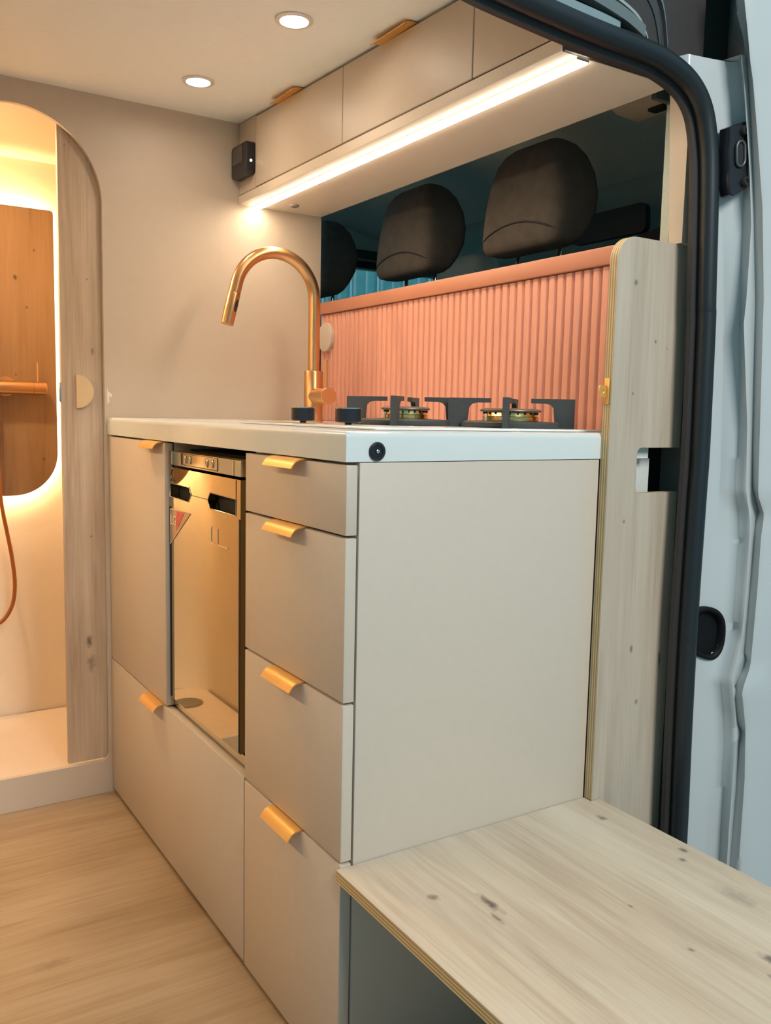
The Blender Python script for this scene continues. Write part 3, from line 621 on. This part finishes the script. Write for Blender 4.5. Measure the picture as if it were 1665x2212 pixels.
# coral backsplash: individual ribs between bathroom wall and wooden upright
t = thing('ribbed_backsplash', 'coral ribbed backsplash panel rising behind the hob and tap', 'panel', (0.625, 0.6, 1.013))
bm = BM(); box(bm, 0.6285, 0.640, 0.003, D-0.002, 1.010, 1.318); part('backing', bm, CORAL, t, 0)
PITCH = 0.0242; n = int((D-0.012)/PITCH)
b = BM(); w = PITCH/2
outl = [(0.6284, -w*0.96), (0.6210, -w*0.66), (0.6204, -w*0.5), (0.6204, w*0.5), (0.6210, w*0.66), (0.6284, w*0.96)]
loft(b, [[(x-0.625, y, z) for x, y in outl] for z in (0.0, 0.3035)])
rib = bpy.data.meshes.new('slat'); b.to_mesh(rib); b.free(); rib.materials.append(CORAL); rib.shade_smooth(); rib.set_sharp_from_angle(angle=math.radians(50))
for i in range(n):
    o = bpy.data.objects.new('slat', rib); COL.objects.link(o); o.parent = t; o.location = (0, D-0.002-(i+0.5)*PITCH-0.6, 0.0)
bm = BM(); box(bm, 0.6130, 0.642, 0.040, D-0.001, 1.3185, 1.3520, 0.0025); part('top_rail', bm, CORALD, t)
b = BM(); lathe(b, [(0.041, 0.0), (0.041, -0.009), (0.0395, -0.0105), (0.036, -0.0108), (0.004, -0.0108)], (0.6200, 1.206, 1.252), 0, 40)
single('round_hook', b, LAM, 'beige round disc on the coral ribs behind the tap', 'disc', (0.615, 1.206, 1.252), 40)

# wooden upright with hand notch
t = thing('wooden_upright', 'tall pale oak upright board with notch beside the rubber seal', 'board', (0.62, -0.009, 0.0))
nx0, nz0, nz1, nr = 0.5690, 0.9080, 0.9875, 0.010
XE = 0.678
outl = [(XE, 0.002), (XE, nz0)]+[(p[0], p[1]) for p in arc(nx0+nr, nz0+nr, nr, 270, 180, 6)]+[(p[0], p[1]) for p in arc(nx0+nr, nz1-nr, nr, 180, 90, 6)]+[(XE, nz1), (XE, 1.3390)]
outl += arc(0.4990+0.042, 1.3390-0.042, 0.042, 90, 180, 14)+[(0.4990, 0.002)]
bm = BM(); prism(bm, outl, 1, -0.0180, -0.0168); part('front_veneer', bm, OAKV, t, 30)
bm = BM(); prism(bm, outl, 1, -0.0168, -0.0012); part('plywood_core', bm, PLYV, t, 50)
bm = BM(); prism(bm, outl, 1, -0.0012, -0.0002); part('back_veneer', bm, OAKV, t, 30)
bm = BM(); box(bm, 0.602, 0.6435, 0.020, 0.030, 0.80, 0.9665, 0.0); single('inner_board', bm, mat('pale_board', (.62, .62, .58), .5), 'pale board seen inside the notch of the wooden upright', 'board', (0.625, 0.025, 0.80), 0)
bm = BM(); box(bm, 0.665, 0.95, 0.055, 0.065, 0.70, 1.2); struct('wall_notch_shade', bm, DARK, 0, 'black sheet for the shade behind the notch of the upright', 'wall')  # near-black sheet in place of the shade seen through the notch
bm = BM(); loft(bm, [[(0.716, 0.06, z), (0.712, -0.028, z), (0.722, -0.028, z), (0.726, 0.06, z)] for z in (0.0, 1.30)])
struct('trim_4', bm, mat('pillar_inner', (0.20, 0.22, 0.20), 0.5), 0, 'grey inner pillar metal behind the wooden upright', 'trim')
# gold latch
t = thing('gold_catch', 'small gold catch with a hole on the upright edge', 'catch', (0.492, -0.006, 1.08))
bm = BM(); prism(bm, rrect(0.4805, 0.4985, 1.0725, 1.0915, 0.003, 4), 1, -0.0090, -0.0060, [list(reversed(arc(0.4885, 1.082, 0.0036, 0, 342, 19)))]); part('tongue', bm, GOLD, t, 30)
bm = BM(); box(bm, 0.4962, 0.4988, -0.0140, -0.0030, 1.060, 1.104, 0.001); part('plate', bm, GOLD, t)

# bench
t = thing('bench', 'pale oak bench with plywood edge in front of the cabinet end', 'bench', (0.25, -0.5, 0.0))
BO = [(-0.006, -0.0012), (-0.006, -1.00), (0.516, -1.00), (0.516, -0.0195), (0.4965, -0.0195), (0.4965, -0.0012)]
bm = BM(); prism(bm, BO, 2, 0.3642, 0.3655); part('top_veneer', bm, OAKB, t, 0)
bm = BM(); prism(bm, BO, 2, 0.3475, 0.3642); part('plywood_core', bm, PLYB, t, 0)
bm = BM(); prism(bm, [(-0.005, -0.0022), (-0.005, -0.999), (0.515, -0.999), (0.515, -0.0205), (0.4955, -0.0205), (0.4955, -0.0022)], 2, 0.3462, 0.3475); part('bottom_veneer', bm, OAKB, t, 0)
bm = BM(); box(bm, 0.40, 0.418, -0.29, -0.024, 0.0, 0.3462); part('side_panel', bm, LAM, t, 0)
bm = BM(); box(bm, 0.02, 0.50, -0.98, -0.962, -0.45, 0.3462); part('front_panel', bm, LAM, t, 0)

# ================================================================== UPPER CABINET
UX = 0.364
t = thing('upper_cabinet', 'beige overhead cabinet row under the van ceiling', 'cabinet', (0.49, 0.6, 1.597))
bm = BM()
loft(bm, [[(0.3835, y, 1.6205), (0.3835, y, zceil(y)-0.004), (0.618, y, zceil(y)-0.004), (0.618, y, 1.6205)] for y in (-0.008, D-0.001)])
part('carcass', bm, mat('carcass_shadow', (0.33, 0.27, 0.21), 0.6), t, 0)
bm = BM(); box(bm, UX, 0.619, -0.0085, D-0.0008, 1.597, 1.6190, 0.0005); part('bottom_panel', bm, mat('lit_underside_laminate', (0.76, 0.67, 0.56), 0.42, noise=0.03), t, 0)  # same laminate, lightened to stand in for light bounced up from below
edges = [1.1405, 0.678, 0.2155, -0.0085]
for a, b_ in zip(edges, edges[1:]):
    y1, y0 = a-0.0012, b_+0.0012
    b = BM(); loft(b, [[(UX, y, 1.6222), (UX, y, zceil(y)-0.0065), (0.3822, y, zceil(y)-0.0065), (0.3822, y, 1.6222)] for y in (y0, y1)])
    es = list(b.edges); bmesh.ops.bevel(b, geom=es, offset=0.0012, segments=1, affect='EDGES')
    d_ = part('door', b, LAM, t, 30)
    yc = {1.1405: 0.938, 0.678: 0.460}.get(a, 0.09)
    b = BM(); z = zceil(yc)-0.0062
    prof = [(UX+0.010, z), (UX-0.002, z), (UX-0.010, z-0.0005), (UX-0.020, z-0.0035), (UX-0.0255, z-0.0065)]
    outl = prof+[(x-0.0004, zz+0.0022) for x, zz in reversed(prof)]
    loft(b, [[(x, y, zz) for x, zz in outl] for y in (yc-0.062, yc+0.062)]); part('pull', b, GOLD, d_, 40, 'gold edge pull')
b = BM(); loft(b, [[(UX+0.001, y, 1.6212), (UX+0.001, y, zceil(y)-0.003), (0.3822, y, zceil(y)-0.003), (0.3822, y, 1.6212)] for y in (1.1417, D-0.001)]); part('filler_strip', b, LAM, t, 0)
bm = BM(); box(bm, UX+0.003, 0.63, -0.0150, -0.0090, 1.5975, 1.6175); part('end_trim', bm, TRIMD, t, 0)
# LED strip
t = thing('led_strip', 'long glowing LED strip under the beige overhead cabinet', 'lamp', (0.412, 0.6, 1.590))
bm = BM(); box(bm, 0.4004, 0.4255, -0.006, D-0.004, 1.5935, 1.5968); part('profile', bm, mat('led_profile', (.7, .68, .64), .4, .6), t, 0)
bm = BM(); box(bm, 0.4000, 0.4245, -0.005, D-0.006, 1.5912, 1.5935); part('diffuser', bm, LEDM, t, 0)
t = thing('touch_switch', 'small round metal touch switch under the overhead cabinet', 'switch', (0.489, 1.165, 1.596))
b = BM(); lathe(b, [(0.014, 0.0), (0.014, -0.003), (0.011, -0.005), (0.004, -0.005)], (0.489, 1.165, 1.5968), 2, 24); part('bezel', b, mat('switch_metal', (.45, .42, .38), .4, .7), t)
b = BM(); lathe(b, [(0.007, -0.004), (0.007, -0.0058), (0.003, -0.0060)], (0.489, 1.165, 1.5968), 2, 18); part('button', b, CAPM, t)
# control display on the end of the cabinet row
t = thing('wall_display', 'small black control display on the cabinet corner by the wall', 'display', (0.350, 1.196, 1.655))
b = BM(); loft(b, [[(x, 1.1955+(y-1.1955)*s, 1.6965+(z-1.6965)*s) for y, z in rrect(1.144, 1.247, 1.655, 1.738, 0.010, 5)] for x, s in ((UX+0.0008, 1.0), (UX-0.020, 1.0), (UX-0.024, 0.96))]); dsp = part('case', b, mat('device_case', (0.016, 0.014, 0.018), 0.35), t, 40)
b = BM(); prism(b, rrect(1.175, 1.236, 1.690, 1.732, 0.002, 3), 0, UX-0.0248, UX-0.0238); part('screen', b, SCREEN, t)
b = BM(); lathe(b, [(0.0035, 0.0), (0.0035, -0.0016), (0.001, -0.0018)], (UX-0.012, 1.1442, 1.688), 1, 14); part('indicator', b, INDIC, t)

# ================================================================== CEILING SPOTS
def spot(x, y, label, ridges, z=None, em=SPOTM):
    z = z or zceil(y)-0.0006; t = thing('ceiling_spot', label, 'lamp', (x, y, z), 'recessed ceiling spots')
    b = BM(); lathe(b, [(0.037, 0.0), (0.037, -0.003), (0.034, -0.0045), (0.028, -0.0045), (0.0265, -0.002)], (x, y, z), 2, 40); part('ring', b, mat('spot_ring', (.75, .72, .68), .3, .3), t, 30)
    b = BM(); lathe(b, [(0.026, -0.0005), (0.026, -0.0022), (0.01, -0.0030)], (x, y, z), 2, 32); df = part('diffuser', b, em, t, 40)
    for k in range(ridges):
        q = -0.016+k*0.0075; h = math.sqrt(0.025**2-q*q); c, s = math.cos(-0.56), math.sin(-0.56)
        b = BM(); P = []
        for u in (-1, -.5, 0, .5, 1):
            px, py = u*h, q; P.append((x+px*c-py*s, y+px*s+py*c, z-0.0036))
        tube(b, P, 0.0012, 6); part('ridge', b, mat('ridge_grey', (.10, .10, .10), .6), df)
    return t
spot(0.1517, 0.990, 'round ceiling spot nearest the bathroom wall', 0)
spot(0.1755, 0.535, 'ridged round ceiling spot at the top of the picture', 5)
spot(-0.36, 1.38, 'added round ceiling spot filling the shower with light', 0, 1.7675, SHFILL)  # unseen lamp added to brighten the shower walls
# added locker out of view; its strip throws warm light on the drawer fronts
t = thing('fill_locker', 'added beige overhead locker across the aisle with fill light strip', 'cabinet', (-1.25, 0.6, 1.50))
bm = BM(); loft(bm, [[(-1.45, y, 1.50), (-1.06, y, 1.50), (-1.06, y, zceil(y)-0.005), (-1.45, y, zceil(y)-0.005)] for y in (-0.02, D-0.002)]); part('carcass', bm, LAM, t, 0)
bm = BM(); box(bm, -1.14, -1.11, 0.0, D-0.02, 1.489, 1.4998); part('light_strip', bm, SIDEFILL, t, 0)

# ================================================================== SHOWER FITTINGS
bm = BM()
b = bm; box(b, -0.440, 0.19, D+0.0155, SB-0.005, 0.03, 0.068)
t = thing('shower_tray', 'pale shower tray behind the raised doorway sill', 'tray', (-0.12, 1.53, 0.03))
part('floor_pan', bm, mat('tray_surface', (0.72, 0.60, 0.48), 0.35), t, 0)
b = BM(); box(b, -0.442, 0.188, D+0.0156, D+0.0172, 0.03, 0.0895); part('front_lip', b, SHOWW, t)
b = BM(); lathe(b, [(0.050, 0.0), (0.050, 0.0025), (0.044, 0.0035), (0.030, 0.0010), (0.012, 0.0010)], (-0.335, 1.66, 0.0682), 2, 32); part('drain', b, mat('drain_metal', (.30, .27, .22), .3, .8), t, 40)
# back-lit wooden panel
t = thing('backlit_board', 'back-lit knotty wood panel on the shower wall', 'panel', (-0.2, 1.79, 0.765))
px0, px1, pz0, pz1 = -0.400, -0.014, 0.765, 1.6205
outl = [(px1-0.012, pz1)] if False else arc(px1-0.010, pz1-0.010, 0.010, 0, 90, 4)+arc(px0+0.010, pz1-0.010, 0.010, 90, 180, 4)+arc(px0+0.13, pz0+0.13, 0.13, 180, 270, 14)+arc(px1-0.13, pz0+0.13, 0.13, 270, 360, 14)
bm = BM(); prism(bm, outl, 1, 1.775, 1.790); part('board', bm, OAKS, t, 30)
b = BM(); cx, cz = (px0+px1)/2, (pz0+pz1)/2
inner_ = [(cx+(x-cx)*0.93, cz+(z-cz)*0.97) for x, z in outl]
path = [(x, 1.7965, z) for x, z in inner_]; tube(b, path+[path[0]], 0.0045, 8); part('light_strip', b, SHLED, t, 60)
for z in (0.95, 1.45):
    b = BM(); box(b, -0.22, -0.19, 1.790, SB-0.001, z, z+0.03); part('spacer', b, DARK, t, 0)
# mixer
t = thing('shower_mixer', 'copper bar mixer on the wooden shower panel', 'mixer', (-0.2, 1.75, 1.09))
b = BM(); lathe(b, [(0.0195, -0.355), (0.0195, -0.090), (0.0175, -0.0895), (0.0175, -0.0875), (0.0195, -0.087), (0.0195, -0.052), (0.018, -0.051), (0.006, -0.051)], (0, 1.742, 1.0905), 0, 28); part('bar', b, COPPER, t, 40)
b = BM(); lathe(b, [(0.029, 1.7745), (0.029, 1.768), (0.016, 1.766), (0.014, 1.752)], (-0.160, 0, 1.094), 1, 28); part('wall_flange', b, COPPER, t, 40)
b = BM(); tube(b, [(-0.075, 1.742, 1.108), (-0.075, 1.742, 1.166)], 0.0022, 8); part('lever', b, COPPER, t)
# hose
hp = [(-0.195, 1.735, 1.072), (-0.196, 1.728, 0.95), (-0.190, 1.72, 0.768), (-0.175, 1.72, 0.662), (-0.164, 1.72, 0.591), (-0.157, 1.72, 0.506), (-0.167, 1.72, 0.437), (-0.200, 1.72, 0.391), (-0.245, 1.72, 0.395), (-0.275, 1.72, 0.46), (-0.285, 1.725, 0.60), (-0.285, 1.73, 0.85), (-0.285, 1.74, 1.05)]
b = BM(); tube(b, smooth_path(hp, 6), 0.0058, 10)
single('shower_hose', b, HOSE, 'copper shower hose hanging in a loop below the mixer', 'hose', (-0.22, 1.72, 0.39), 60)
